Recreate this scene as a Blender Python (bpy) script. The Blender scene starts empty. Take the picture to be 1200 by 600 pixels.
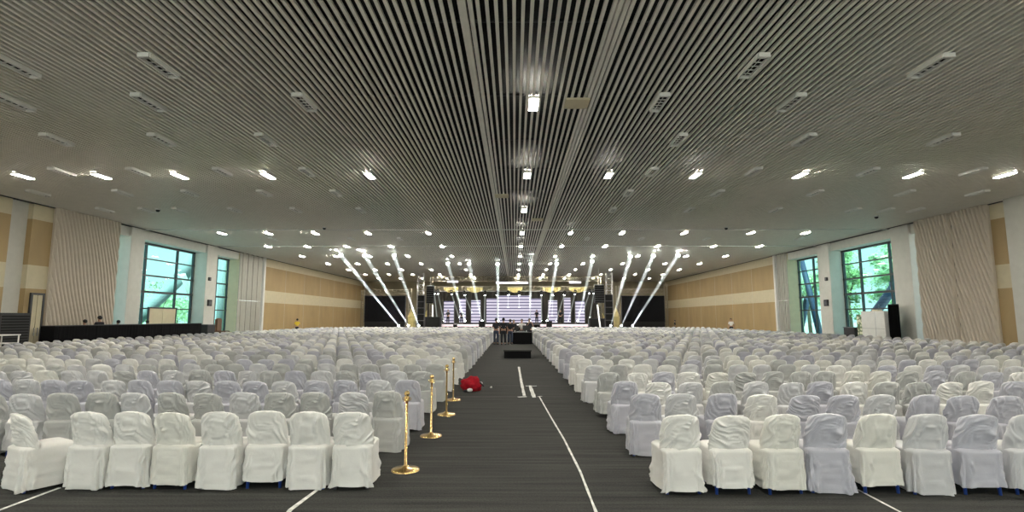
import bpy, bmesh, math, random
from mathutils import Vector, Matrix, noise
random.seed(7)
PI = math.pi
S = bpy.context.scene
COL = S.collection

# ------------------------------------------------------------------ camera
CAM_H, FPX, PITCH, YAW = 1.8, 620.0, math.radians(6.63), math.radians(0.277)
cd = bpy.data.cameras.new('camera'); cam = bpy.data.objects.new('camera', cd); COL.objects.link(cam)
cam.location = (0, 0, CAM_H); cam.rotation_euler = (PI/2 + PITCH, 0, YAW)
cd.sensor_width = 36; cd.lens = 36*FPX/1200; cd.clip_end = 500
S.camera = cam
S.view_settings.view_transform = 'Standard'; S.view_settings.look = 'None'
S.view_settings.exposure = 0.42; S.view_settings.gamma = 1; S.view_settings.use_curve_mapping = False
# ------------------------------------------------------------------ world
W = bpy.data.worlds.new('sky'); S.world = W; W.use_nodes = True
wn = W.node_tree.nodes; wl = W.node_tree.links
bg = wn['Background']; bg.inputs[1].default_value = 1.9
tc = wn.new('ShaderNodeTexCoord'); sx = wn.new('ShaderNodeSeparateXYZ'); rp = wn.new('ShaderNodeValToRGB')
wl.new(tc.outputs['Generated'], sx.inputs[0]); wl.new(sx.outputs['Z'], rp.inputs[0]); wl.new(rp.outputs[0], bg.inputs[0])
rp.color_ramp.elements[0].color = (.62, .66, .64, 1); rp.color_ramp.elements[1].color = (.60, .74, .86, 1)
rp.color_ramp.elements[1].position = .6
sun = bpy.data.lights.new('sun', 'SUN'); sun.energy = 8.0; sun.angle = math.radians(1); sun.color = (1, .96, .88)
so = bpy.data.objects.new('sun', sun); COL.objects.link(so); so.location = (0, -40, 40)
so.rotation_euler = (math.radians(28), 0, math.radians(-4))      # high sun, added to light the slats through the added glazed front
LAMP = 125.0          # radiance of the lit ceiling diffusers

cR = Matrix.Rotation(YAW, 3, 'Z') @ Matrix.Rotation(PI/2+PITCH, 3, 'X')
def ray(px, py):
    return cR @ Vector(((px-600)/FPX, (300-py)/FPX, -1))
def hitz(px, py, z=0.0):
    d = ray(px, py); t = (z-CAM_H)/d.z
    return Vector((d.x*t, d.y*t, z))
def hity(px, py, Y):
    d = ray(px, py); t = Y/d.y
    return Vector((d.x*t, Y, CAM_H+d.z*t))
def wallY(px, X, py=372):
    d = ray(px, py); return d.y*X/d.x

# ------------------------------------------------------------------ helpers
def mat(name, col, rough=.6, metal=0, emit=0, ecol=None, bump=0, bscale=200, spec=.5, sheen=0, var=0, vscale=3, stretch=(1,1,1)):
    m = bpy.data.materials.new(name); m.use_nodes = True
    nt = m.node_tree; b = nt.nodes['Principled BSDF']
    b.inputs['Base Color'].default_value = (*col, 1); b.inputs['Roughness'].default_value = rough
    b.inputs['Metallic'].default_value = metal; b.inputs['Specular IOR Level'].default_value = spec
    if sheen: b.inputs['Sheen Weight'].default_value = sheen
    if emit:
        b.inputs['Emission Color'].default_value = (*(ecol or col), 1); b.inputs['Emission Strength'].default_value = emit
    t = nt.nodes.new('ShaderNodeTexCoord')
    mp = nt.nodes.new('ShaderNodeMapping'); mp.inputs['Scale'].default_value = stretch
    nt.links.new(t.outputs['Object'], mp.inputs[0])
    if var or not bump:
        n = nt.nodes.new('ShaderNodeTexNoise'); n.inputs['Scale'].default_value = vscale; n.inputs['Detail'].default_value = 5
        nt.links.new(mp.outputs[0], n.inputs[0])
        r = nt.nodes.new('ShaderNodeValToRGB'); v = var or .04
        r.color_ramp.elements[0].position = .3; r.color_ramp.elements[1].position = .7
        r.color_ramp.elements[0].color = (*[c*(1-v) for c in col], 1); r.color_ramp.elements[1].color = (*[min(1, c*(1+v)) for c in col], 1)
        nt.links.new(n.outputs[0], r.inputs[0]); nt.links.new(r.outputs[0], b.inputs['Base Color'])
    if bump:
        n2 = nt.nodes.new('ShaderNodeTexNoise'); n2.inputs['Scale'].default_value = bscale; n2.inputs['Detail'].default_value = 3
        bp = nt.nodes.new('ShaderNodeBump'); bp.inputs['Strength'].default_value = bump; bp.inputs['Distance'].default_value = .01
        nt.links.new(mp.outputs[0], n2.inputs[0]); nt.links.new(n2.outputs[0], bp.inputs['Height']); nt.links.new(bp.outputs[0], b.inputs['Normal'])
    return m

M = {}
M['slat'] = mat('slat_beige_grey', (.84, .81, .73), .45)
M['ventwhite'] = mat('vent_white', (.90, .89, .85), .4)
M['black'] = mat('black_void', (.006, .006, .006), .9)
M['blackcloth'] = mat('black_drape', (.008, .008, .009), .95, spec=.1)
M['blackmetal'] = mat('black_metal', (.02, .02, .022), .5)
M['darkframe'] = mat('dark_mullion', (.03, .035, .04), .4)
M['tan'] = mat('tan_panel', (.42, .30, .145), .6, var=.08, vscale=1.2, stretch=(1, 1, .3))
M['cream'] = mat('cream_panel', (.62, .55, .38), .6)
M['offwhite'] = mat('offwhite_plaster', (.62, .61, .56), .6)
M['rib'] = mat('ribbed_cream', (.60, .53, .44), .6)
M['pilaster'] = mat('pilaster_metal', (.42, .41, .36), .4, metal=.15)
M['white'] = mat('white_paint', (.75, .75, .72), .5)
M['grey'] = mat('grey_paint', (.35, .37, .38), .5)
M['steel'] = mat('truss_aluminium', (.55, .55, .55), .35, metal=.8)
M['gold'] = mat('polished_brass', (.74, .53, .23), .22, metal=1)
M['red'] = mat('red_cloth', (.34, .008, .018), .85, bump=.6, bscale=25, spec=.2, var=.25, vscale=8)
M['skin'] = mat('skin', (.42, .25, .17), .6)
M['hair'] = mat('black_hair', (.01, .009, .008), .6)
M['navy'] = mat('dark_shirt', (.015, .016, .022), .9)
M['yellow'] = mat('yellow_shirt', (.75, .55, .05), .9)
M['shirtw'] = mat('white_shirt', (.75, .73, .7), .9)
M['denim'] = mat('denim', (.045, .06, .10), .9)
M['blueleg'] = mat('blue_plastic', (.03, .08, .36), .35)
M['greyleg'] = mat('grey_plastic', (.10, .10, .11), .5)
M['tape'] = mat('white_tape', (.66, .66, .63), .6, var=.35, vscale=9)
M['bark'] = mat('bark', (.12, .09, .06), .9)
M['stagewood'] = mat('stage_deck', (.03, .03, .032), .6)
M['backwall'] = mat('back_wall', (.30, .26, .17), .8)
M['concrete'] = mat('concrete', (.33, .37, .38), .8)
M['ground'] = mat('outside_paving', (.55, .54, .50), .9)
M['blueframe'] = mat('dark_blue_strut', (.03, .05, .11), .6)
FAB = [mat('satin_white', (.74, .73, .70), .36, sheen=.3, bump=.12, bscale=40, var=.02),
       mat('satin_ivory', (.70, .69, .64), .36, sheen=.3, bump=.12, bscale=40, var=.02),
       mat('satin_grey', (.44, .445, .435), .40, sheen=.3, bump=.12, bscale=40, var=.02),
       mat('satin_lilac', (.465, .465, .525), .36, sheen=.3, bump=.12, bscale=40, var=.02),
       mat('satin_silver', (.56, .56, .575), .34, sheen=.3, bump=.12, bscale=40, var=.02)]
FABN = ['white', 'ivory', 'grey', 'lilac', 'silvery white']
M['emit_warm'] = mat('diffuser_warm', (1, .97, .88), .5, emit=LAMP*1.35, ecol=(1, .95, .84))
M['lens'] = mat('lamp_lens', (1, 1, 1), .2, emit=25, ecol=(.95, .98, 1))
M['pinkled'] = mat('stage_edge_led', (1, .9, .95), .5, emit=.6, ecol=(1, .72, .77))
M['stripled'] = mat('header_led', (1, 1, 1), .5, emit=.6, ecol=(.85, .8, 1))
M['gold_lit'] = mat('gold_fabric', (.62, .52, .22), .7)

def carpet():
    m = bpy.data.materials.new('charcoal_carpet'); m.use_nodes = True; nt = m.node_tree; b = nt.nodes['Principled BSDF']
    t = nt.nodes.new('ShaderNodeTexCoord'); mp = nt.nodes.new('ShaderNodeMapping'); mp.inputs['Scale'].default_value = (.35, 9, 1)
    nt.links.new(t.outputs['Object'], mp.inputs[0])
    n = nt.nodes.new('ShaderNodeTexNoise'); n.inputs['Scale'].default_value = 1.6; n.inputs['Detail'].default_value = 8
    n2 = nt.nodes.new('ShaderNodeTexNoise'); n2.inputs['Scale'].default_value = 55; n2.inputs['Detail'].default_value = 4
    nt.links.new(mp.outputs[0], n.inputs[0]); nt.links.new(t.outputs['Object'], n2.inputs[0])
    mx = nt.nodes.new('ShaderNodeMix'); mx.data_type = 'FLOAT'; mx.inputs[0].default_value = .45
    nt.links.new(n.outputs[0], mx.inputs[2]); nt.links.new(n2.outputs[0], mx.inputs[3])
    r = nt.nodes.new('ShaderNodeValToRGB'); r.color_ramp.elements[0].position = .36; r.color_ramp.elements[1].position = .66
    r.color_ramp.elements[0].color = (.020, .021, .0205, 1); r.color_ramp.elements[1].color = (.062, .062, .057, 1)
    nt.links.new(mx.outputs[0], r.inputs[0]); nt.links.new(r.outputs[0], b.inputs['Base Color'])
    b.inputs['Roughness'].default_value = .95; b.inputs['Specular IOR Level'].default_value = .2
    bp = nt.nodes.new('ShaderNodeBump'); bp.inputs['Strength'].default_value = .6; bp.inputs['Distance'].default_value = .01
    nt.links.new(n2.outputs[0], bp.inputs['Height']); nt.links.new(bp.outputs[0], b.inputs['Normal'])
    return m
M['carpet'] = carpet()

def glass(name, tint):
    m = bpy.data.materials.new(name); m.use_nodes = True; nt = m.node_tree
    nt.nodes.remove(nt.nodes['Principled BSDF']); out = nt.nodes['Material Output']
    tr = nt.nodes.new('ShaderNodeBsdfTransparent'); tr.inputs[0].default_value = (*tint, 1)
    gl = nt.nodes.new('ShaderNodeBsdfGlossy'); gl.inputs['Roughness'].default_value = .03
    mx = nt.nodes.new('ShaderNodeMixShader'); mx.inputs[0].default_value = .05
    nt.links.new(tr.outputs[0], mx.inputs[1]); nt.links.new(gl.outputs[0], mx.inputs[2])
    nt.links.new(mx.outputs[0], out.inputs[0]); return m
M['glass'] = glass('teal_tinted_glass', (.62, .88, .86))
M['clearglass'] = glass('clear_glass', (.92, .96, .95))

def ledmat():
    m = bpy.data.materials.new('led_striped_screen'); m.use_nodes = True; nt = m.node_tree; b = nt.nodes['Principled BSDF']
    t = nt.nodes.new('ShaderNodeTexCoord'); s = nt.nodes.new('ShaderNodeSeparateXYZ')
    nt.links.new(t.outputs['Object'], s.inputs[0])
    mu = nt.nodes.new('ShaderNodeMath'); mu.operation = 'MULTIPLY'; mu.inputs[1].default_value = 1/.40
    fr = nt.nodes.new('ShaderNodeMath'); fr.operation = 'FRACT'
    r = nt.nodes.new('ShaderNodeValToRGB'); r.color_ramp.interpolation = 'EASE'
    e = r.color_ramp.elements; e[0].position = .0; e[0].color = (.05, .04, .17, 1); e[1].position = .42; e[1].color = (.92, .86, 1, 1)
    e3 = e.new(.68); e3.color = (.92, .86, 1, 1); e4 = e.new(1.0); e4.color = (.05, .04, .17, 1)
    nt.links.new(s.outputs['Z'], mu.inputs[0]); nt.links.new(mu.outputs[0], fr.inputs[0]); nt.links.new(fr.outputs[0], r.inputs[0])
    nt.links.new(r.outputs[0], b.inputs['Emission Color']); b.inputs['Emission Strength'].default_value = .62
    b.inputs['Base Color'].default_value = (.02, .02, .03, 1); return m
M['led'] = ledmat()

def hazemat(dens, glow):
    # haze in a lamp's beam: thin scattering plus painted-in glow, emitted by the volume itself
    m = bpy.data.materials.new('glowing_haze'); m.use_nodes = True; nt = m.node_tree
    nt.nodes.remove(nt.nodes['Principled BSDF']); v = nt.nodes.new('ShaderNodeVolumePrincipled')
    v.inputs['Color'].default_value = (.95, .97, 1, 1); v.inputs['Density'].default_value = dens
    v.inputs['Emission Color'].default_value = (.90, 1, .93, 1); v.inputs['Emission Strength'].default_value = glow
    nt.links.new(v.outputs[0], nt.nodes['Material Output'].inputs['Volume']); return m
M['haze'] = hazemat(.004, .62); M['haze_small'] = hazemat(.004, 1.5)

def leafmat(name, c):
    m = mat(name, c, .6, var=.45, vscale=2); return m
M['leaf'] = leafmat('leaf_green', (.26, .42, .16)); M['leaf2'] = leafmat('leaf_light_green', (.50, .68, .40))

# mesh builder ---------------------------------------------------------
def box(bm, a, b, mi=0):
    x0, y0, z0 = a; x1, y1, z1 = b
    v = [bm.verts.new(p) for p in ((x0,y0,z0),(x1,y0,z0),(x1,y1,z0),(x0,y1,z0),(x0,y0,z1),(x1,y0,z1),(x1,y1,z1),(x0,y1,z1))]
    for f in ((0,3,2,1),(4,5,6,7),(0,1,5,4),(1,2,6,5),(2,3,7,6),(3,0,4,7)):
        fc = bm.faces.new([v[i] for i in f]); fc.material_index = mi
def tube(bm, p0, p1, r0, r1=None, n=10, cap=True, mi=0):
    p0 = Vector(p0); p1 = Vector(p1); r1 = r0 if r1 is None else r1
    d = (p1-p0).normalized(); u = d.orthogonal().normalized(); w = d.cross(u)
    A = []; B = []
    for i in range(n):
        a = 2*PI*i/n; o = u*math.cos(a)+w*math.sin(a)
        A.append(bm.verts.new(p0+o*r0)); B.append(bm.verts.new(p1+o*r1))
    for i in range(n):
        f = bm.faces.new((A[i], A[(i+1)%n], B[(i+1)%n], B[i])); f.smooth = True; f.material_index = mi
    if cap:
        bm.faces.new(A[::-1]).material_index = mi; bm.faces.new(B).material_index = mi
def lathe(bm, prof, n=24, c=(0,0,0)):
    rings = []
    for r, z in prof:
        if r < 1e-5: rings.append([bm.verts.new((c[0], c[1], c[2]+z))])
        else: rings.append([bm.verts.new((c[0]+r*math.cos(2*PI*i/n), c[1]+r*math.sin(2*PI*i/n), c[2]+z)) for i in range(n)])
    for a, b in zip(rings, rings[1:]):
        for i in range(n):
            j = (i+1) % n
            if len(a) == 1 and len(b) == 1: continue
            if len(a) == 1: f = bm.faces.new((a[0], b[j], b[i])[::-1])
            elif len(b) == 1: f = bm.faces.new((a[i], a[j], b[0]))
            else: f = bm.faces.new((a[i], a[j], b[j], b[i]))
            f.smooth = True
def obj(name, bm, m, parent=None, loc=None):
    me = bpy.data.meshes.new(name); bm.normal_update(); bm.to_mesh(me); bm.free()
    for k in (m if isinstance(m, (list, tuple)) else [m]): me.materials.append(k)
    o = bpy.data.objects.new(name, me); COL.objects.link(o)
    if parent: o.parent = parent
    if loc: o.location = loc
    return o
def B(): return bmesh.new()
def bevel(bm, w=.01, seg=2):
    bmesh.ops.bevel(bm, geom=list(bm.edges), offset=w, segments=seg, affect='EDGES', clamp_overlap=True)
def tag(o, label, cat, group=None):
    o['label'] = label; o['category'] = cat
    if group: o['group'] = group
    return o
def struct(o): o['kind'] = 'structure'; return o
def thing(name, label, cat, loc=(0,0,0), rz=0, group=None):
    o = bpy.data.objects.new(name, None); COL.objects.link(o); o.empty_display_size = .2
    o.location = loc; o.rotation_euler = (0, 0, rz); return tag(o, label, cat, group)
def part(name, a, b, m, parent, bev=0):
    bm = B(); box(bm, a, b)
    if bev: bevel(bm, bev)
    return obj(name, bm, m, parent)
def copy_tree(o, parent=None):
    c = o.copy(); COL.objects.link(c); c.parent = parent
    for ch in list(o.children): copy_tree(ch, c)
    return c
ORD = ['zeroth','first','second','third','fourth','fifth','sixth','seventh','eighth','ninth','tenth','eleventh','twelfth','thirteenth','fourteenth','fifteenth','sixteenth','seventeenth','eighteenth','nineteenth','twentieth']
ORD += ['twenty-'+k for k in ORD[1:10]] + ['thirtieth'] + ['thirty-'+k for k in ORD[1:10]] + ['fortieth'] + ['forty-'+k for k in ORD[1:10]]

# ================================================================== STRUCTURE
HX, CH, Y0, Y1 = 23.6, 7.4, -12.0, 83.0
bm = B(); box(bm, (-HX-3, -2.0, -.1), (HX+3, Y1+1, 0)); struct(obj('floor', bm, M['carpet']))
bm = B(); box(bm, (-HX-3, Y0, -.1), (HX+3, -2.0, 0)); struct(obj('floor_added', bm, mat('pale_bounce_stone', (.66, .63, .57), .3)))  # unseen pale floor, added to throw light up to the slats
# slatted ceiling: slats run down the hall, two double rails beside the centre line
bm = B(); pitch = .165
n = int(HX*2/pitch)
for i in range(n+1):
    x = -HX + i*pitch
    if min(abs(x+.86), abs(x-1.97)) < .10: continue
    box(bm, (x-.033, Y0, CH), (x+.033, Y1, CH+.06))
struct(obj('ceiling', bm, M['slat']))
bm = B()
for xr in (-.86, 1.97):
    for dx in (-.058, .058): box(bm, (xr+dx-.04, Y0, CH-.015), (xr+dx+.04, Y1, CH+.10))
struct(obj('trim_1', bm, M['slat']))
bm = B(); box(bm, (-HX-2, Y0, CH+.55), (HX+2, Y1+.6, CH+.75))
struct(obj('ceiling_void', bm, M['black']))
# cross runners hidden in the void
bm = B(); y = Y0+1
while y < Y1: box(bm, (-HX, y, CH+.12), (HX, y+.05, CH+.17)); y += 3.45
struct(obj('trim_2', bm, M['blackmetal']))
# back wall of the hall behind the stage and unseen glazed front added behind the camera for its light
bm = B(); box(bm, (-HX-2, Y1, 0), (HX+2, Y1+.4, CH+.6)); struct(obj('wall_far', bm, M['backwall']))
bm = B(); box(bm, (-HX-2, Y0-.4, 6.9), (HX+2, Y0, CH+.6)); box(bm, (-HX-2, Y0-.4, 0), (-HX+.6, Y0, 6.9)); box(bm, (HX-.6, Y0-.4, 0), (HX+2, Y0, 6.9))
struct(obj('wall_near', bm, M['offwhite']))
bm = B()
x = -23
while x <= 23.01: box(bm, (x-.06, Y0-.3, 0), (x+.06, Y0-.1, 6.9)); x += 46/12
for z in (0.02, 2.4, 4.6, 6.8): box(bm, (-23, Y0-.28, z-.05 if z > .1 else 0), (23, Y0-.12, z+.05))
wf = struct(obj('window_1', bm, M['darkframe']))
bm = B(); box(bm, (-23, Y0-.21, .05), (23, Y0-.19, 6.85)); obj('glass_pane', bm, M['clearglass'], wf)

BZ = [(0, 3.2, 1), (3.2, 4.35, 0), (4.35, 6.6, 1), (6.6, CH, 0)]       # cream / tan bands
def band(bm, s, ya, yb, thick=.3, x=HX):
    for z0, z1, mi in BZ:
        a = (s*x, ya, z0); b = (s*(x+thick), yb, z1)
        box(bm, tuple(min(p, q) for p, q in zip(a, b)), tuple(max(p, q) for p, q in zip(a, b)), mi)
def sbox(bm, s, x0, x1, ya, yb, z0, z1, mi=0):
    box(bm, (min(s*x0, s*x1), ya, z0), (max(s*x0, s*x1), yb, z1), mi)

def side(s, name, px):
    Y = {k: wallY(v, s*HX) for k, v in px.items()}
    bm = B(); band(bm, s, Y['long'], Y1)                                    # long far tan wall
    for y in [Y['long'] + 4.9*k for k in range(1, 8)]:
        sbox(bm, s, HX-.004, HX, y, y+.03, 0, 6.6, 2)
    band(bm, s, Y0, Y['tan0']-1.1); band(bm, s, Y['tan0'], Y['panel0'])
    sbox(bm, s, HX+.25, HX+.6, Y['tan0']-1.1, Y['tan0'], 0, CH, 2)
    # window reveal lintel and low kerb
    sbox(bm, s, HX+.1, HX+1.4, Y['panel1'], Y['col3a'], 6.75, CH+.1, 2)
    sbox(bm, s, HX+.0, HX+1.3, Y['panel0'], Y['panel0']+.1, 0, CH, 2)
    struct(obj('wall_'+name, bm, [M['cream'], M['tan'], M['offwhite']]))
    # dark trim strip at the ceiling
    bm = B(); sbox(bm, s, HX-.06, HX+.1, Y0, Y1, CH-.05, CH-.005); struct(obj('trim_3', bm, M['blackmetal']))
    # columns
    for a, b in (('col1a', 'col1b'), ('col2a', 'col2b')):
        bm = B(); sbox(bm, s, HX-.05, HX+1.15, Y[a], Y[b], 0, CH); bevel(bm, .02)
        c = struct(obj('trim_4', bm, M['offwhite']))
    bm = B(); sbox(bm, s, HX+.02, HX+1.15, Y['col3a'], Y['col3a']+.3, 0, CH)
    for z in (1.9, 3.3, 4.7, 6.1): sbox(bm, s, HX+.01, HX+1.15, Y['col3a']-.006, Y['col3a']+.1, z, z+.02, 0)
    struct(obj('trim_5', bm, M['cream']))
    # fluted metal pilaster
    bm = B(); y = Y['col3a']+.012; wdt = (Y['long']-.3-y)/9
    for k in range(9):
        sbox(bm, s, HX-.03 - (.04 if k % 2 else 0), HX+.018, y, y+wdt-.02, 0, 3.25); sbox(bm, s, HX-.03 - (.04 if k % 2 else 0), HX+.018, y, y+wdt-.02, 3.29, CH); y += wdt
    struct(obj('trim_6', bm, M['pilaster']))
    bm = B(); sbox(bm, s, HX-.22, HX+.3, Y['long']-.3, Y['long'], 0, CH); struct(obj('trim_7', bm, M['white']))
    # ribbed wall panels with slanting waves
    def ribs(ya, yb, nm):
        bm = B(); nz = 46; P_ = .235; G = []; sub = 10
        u0 = int(ya/P_) - 12; nu = int((yb-ya)/P_) + 26
        for i in range(nu*sub+1):
            f_ = (i % sub)/sub; r = []
            for j in range(nz+1):
                z = CH*j/nz
                y = (u0 + i/sub)*P_ + s*(z*.27 + .045*math.sin(z*1.25+i/sub*.16))
                d = .15*(1-abs(2*f_-1)**3.0)*max(0, min(1, (y-ya)/.08, (yb-y)/.08))
                r.append(bm.verts.new((s*(HX-.12-d), min(max(y, ya), yb), z)))
            G.append(r)
        for i in range(nu*sub):
            for j in range(nz):
                q = (G[i][j], G[i+1][j], G[i+1][j+1], G[i][j+1])
                if max(v.co.y for v in q)-min(v.co.y for v in q) < 1e-5: continue
                bm.faces.new(q if s < 0 else q[::-1])
        bmesh.ops.delete(bm, geom=[v for v in bm.verts if not v.link_faces], context='VERTS')
        sbox(bm, s, HX-.115, HX+.2, ya, yb, 0, CH)
        o = obj(nm, bm, M['rib']); struct(o)
    if 'seam' in Y:
        ribs(Y['panel0'], Y['seam']-.04, 'wall_'+name+'_ribbed')
        bm = B(); sbox(bm, s, HX-.10, HX+.05, Y['seam']-.04, Y['seam']+.04, 0, CH); struct(obj('trim_11', bm, M['blackmetal']))
        ribs(Y['seam']+.04, Y['panel1'], 'wall_'+name+'_ribbed')
    else: ribs(Y['panel0'], Y['panel1'], 'wall_'+name+'_ribbed')
    # glazed windows between columns, in a plane a metre outside the wall line
    segs = [(Y['panel1'], Y['col1a'], 1), (Y['col1b'], Y['col2a'], 3), (Y['col2b'], Y['col3a'], 2)]
    XW = HX+.95
    for k, (ya, yb, nv) in enumerate(segs):
        bm = B()
        for i in range(nv+1):
            y = ya+(yb-ya)*i/nv if nv != 3 else (ya+.06, ya+1.6, yb-2.0, yb-.06)[i]
            sbox(bm, s, XW-.06, XW+.10, y-.05, y+.05, 0, 6.75)
        for z, t in ((.05, .05), (2.4, .04), (3.5, .07), (4.6, .05), (5.7, .035), (6.7, .08)):
            sbox(bm, s, XW-.08, XW+.10, ya, yb, max(0, z-t), z+t)
        w = struct(obj('window_%d' % (2+k+(3 if s > 0 else 0)), bm, M['darkframe']))
        bm = B(); sbox(bm, s, XW+.02, XW+.03, ya, yb, .05, 6.7); obj('glass_pane', bm, M['glass'], w)
    return Y
YL = side(-1, 'left', dict(tan0=26, panel0=51, panel1=129, col1a=145.5, col1b=162, col2a=237.5, col2b=250, col3a=277, long=306))
YR = side(1, 'right', dict(tan0=1195, panel0=1172.7, seam=1127.7, panel1=1084, col1a=1074, col1b=1052, col2a=977, col2b=963, col3a=926, long=912))

# near right grey column just inside the frame edge
ya = wallY(1196, HX); bm = B(); box(bm, (HX-.35, ya-1.6, 0), (HX+.1, ya-.1, CH)); bevel(bm, .02); struct(obj('trim_8', bm, M['offwhite']))
# doors in the left windows and access door in the tan wall
def door(name, s, ya, yb, x, z1, leaf):
    bm = B()
    sbox(bm, s, x-.1, x, ya-.1, ya, 0, z1+.1); sbox(bm, s, x-.1, x, yb, yb+.1, 0, z1+.1); sbox(bm, s, x-.1, x, ya, yb, z1, z1+.1)
    d = struct(obj(name, bm, M['darkframe']))
    bm = B(); sbox(bm, s, x-.07, x-.02, ya, (ya+yb)/2-.02, .02, z1); sbox(bm, s, x-.07, x-.02, (ya+yb)/2+.02, yb, .02, z1)
    obj('door_leaf', bm, leaf, d)
    bm = B(); sbox(bm, s, x-.16, x-.12, (ya+yb)/2-.12, (ya+yb)/2-.08, .9, 1.3); sbox(bm, s, x-.16, x-.12, (ya+yb)/2+.08, (ya+yb)/2+.12, .9, 1.3)
    sbox(bm, s, x-.14, x-.06, (ya+yb)/2-.11, (ya+yb)/2-.09, 1.0, 1.03); sbox(bm, s, x-.14, x-.06, (ya+yb)/2+.09, (ya+yb)/2+.11, 1.0, 1.03)
    obj('door_handle', bm, M['steel'], d)
door('door_1', -1, wallY(174, -HX-.8), wallY(192, -HX-.8)+1.2, HX+.85, 2.4, M['cream'])
door('door_2', -1, wallY(34, -HX), wallY(46, -HX), HX+.0, 2.9, M['cream'])

# transverse thin rods under the slats
for k, yy in enumerate((33.2, 41.0)):
    bm = B(); tube(bm, (-HX, yy, CH-.06), (HX, yy, CH-.06), .025, n=8)
    x = -HX+.4
    while x < HX: tube(bm, (x, yy, CH-.06), (x, yy, CH+.03), .012, n=6); x += 2.4
    struct(obj('trim_9', bm, M['white']))
# carpet seams across the aisle
bm = B()
for p in ((540, 465), (520, 452)):
    y = hitz(600, p[1]).y; box(bm, (-1.45, y-.006, 0), (1.5, y+.006, .003))
struct(obj('trim_10', bm, mat('carpet_seam', (.13, .13, .12), .9)))

# ================================================================== CEILING FITTINGS
def light_fix():
    r = thing('ceiling_light', '', 'ceiling light')
    bm = B()
    for s in (-1, 1): box(bm, (s*.125-.012, -.40, -.07), (s*.125+.012, .40, .0))
    for s in (-1, 1): box(bm, (-.125, s*.40-.012, -.07), (.125, s*.40+.012, .0))
    obj('frame', bm, M['white'], r)
    bm = B(); box(bm, (-.11, -.38, -.079), (.11, .38, -.045)); obj('diffuser', bm, M['emit_warm'], r)
    return r
def vent_fix():
    r = thing('ceiling_vent', '', 'ceiling vent')
    bm = B()
    for s in (-1, 1): box(bm, (s*.125-.018, -.5, -.10), (s*.125+.018, .5, .0))
    for s in (-1, 1): box(bm, (-.125, s*.5-.03, -.10), (.125, s*.5+.03, .0))
    obj('frame', bm, M['ventwhite'], r)
    bm = B(); box(bm, (-.107, -.47, -.035), (.107, .47, -.005)); obj('backing', bm, M['black'], r)
    bm = B(); box(bm, (-.006, -.47, -.055), (.006, .47, -.04))
    for k in range(5): y = -.36+k*.18; box(bm, (-.107, y-.008, -.06), (.107, y+.008, -.04))
    obj('louvre', bm, M['ventwhite'], r)
    return r
L0 = light_fix(); V0 = vent_fix()
cols = [-19.4, -16.3, -13.2, -9.7, -5.7, .5, 3.7, 7.1, 11.2, 15.6, 19.2]
def colname(i):
    return 'on the centre line' if i == 5 else ('%s column left of centre' % ORD[5-i] if i < 5 else '%s column right of centre' % ORD[i-5])
rows = [-7.4, -.5, 6.4, 13.3, 20.3, 27.1, 34.6, 41.2, 47.9, 54.7, 61.6, 68.5, 75.4]  # rows above and behind the camera are added to brighten the slats
lused = False; rown = 0
for y in rows:
    vis = y > 10
    if vis: rown += 1
    for i, x in enumerate(cols):
        if y in (13.3, 27.1) and i != 5: continue
        o = copy_tree(L0) if lused else L0
        lused = True
        o.location = (x, y, CH-.001)
        if not vis: o['label'] = 'added unseen white ceiling light above or behind the viewer'; o['group'] = 'added unseen ceiling lights above or behind the viewer'
        else:
            o['label'] = 'lit ceiling light, %s row from the front, %s' % (ORD[rown], colname(i)); o['group'] = 'lit ceiling lights among the slats'
vr = [(75, [18, 187, 883, 1090]), (118, [16, 175, 357, 773, 927]), (162, [67, 190, 312, 795, 942, 1105]),
      (200, [73, 162, 261, 360, 764, 883, 1017, 1140]), (225, [45, 144, 223, 310, 394, 736, 841, 955, 1060, 1145]),
      (245, [123, 172, 211, 275, 347, 423, 718, 808, 909, 1000, 1038, 1073]), (279, [320, 412, 469, 688, 751, 828, 936])]
vused = False
for ri, (py, xs) in enumerate(vr):
    L = sorted([x for x in xs if x < 603], reverse=True); R = sorted([x for x in xs if x > 603])
    for sd, lst in (('left', L), ('right', R)):
        for k, x in enumerate(lst):
            p = hitz(x, py, CH); o = copy_tree(V0) if vused else V0; vused = True
            o.location = (p.x, p.y, CH-.001)
            o['label'] = 'unlit slotted ceiling vent, %s vent row, %s %s of centre' % (ORD[ri+1], ORD[k+1], sd)
            o['group'] = 'unlit slotted vents in the slatted ceiling'
for lab, a, b, c in (('pale square ceiling access panel beside the nearest centre lamp', 662, 690, 120), ('pale ceiling panel left of the centre lamps', 580, 596, 229), ('small pale ceiling panel far down right of the centre lamps', 623, 637, 257)):
    p = hitz(a, c, CH); q = hitz(b, c, CH); w = (q.x-p.x)
    r = thing('ceiling_panel', lab, 'ceiling panel', ((p.x+q.x)/2, p.y, CH-.002))
    part('panel', (-w/2, -w*.5, -.05), (w/2, w*.5, 0), M['cream'], r, .008)
    bm = B()
    for s in (-1, 1): tube(bm, (s*w*.42, w*.42, -.05), (s*w*.42, w*.42, -.062), .02)
    obj('screw', bm, M['steel'], r)
for px, py, lab in ((380, 268, 'small round dome camera under the ceiling left of the beams'), (185, 247, 'small dark dome camera near the left windows'), (1027, 255, 'small dark dome camera near the right windows'), (851, 268, 'small hanging dome camera right of centre')):
    p = hitz(px, py, CH-.1); r = thing('dome_camera', lab, 'camera', (p.x, p.y, CH))
    bm = B(); lathe(bm, [(0, 0), (.12, 0), (.12, -.05), (.10, -.06), (0, -.06)][::-1]); obj('mount', bm, M['white'], r)
    bm = B(); lathe(bm, [(0, -.17), (.05, -.16), (.09, -.12), (.10, -.06), (0, -.06)]); obj('dome', bm, M['blackmetal'], r)

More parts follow.
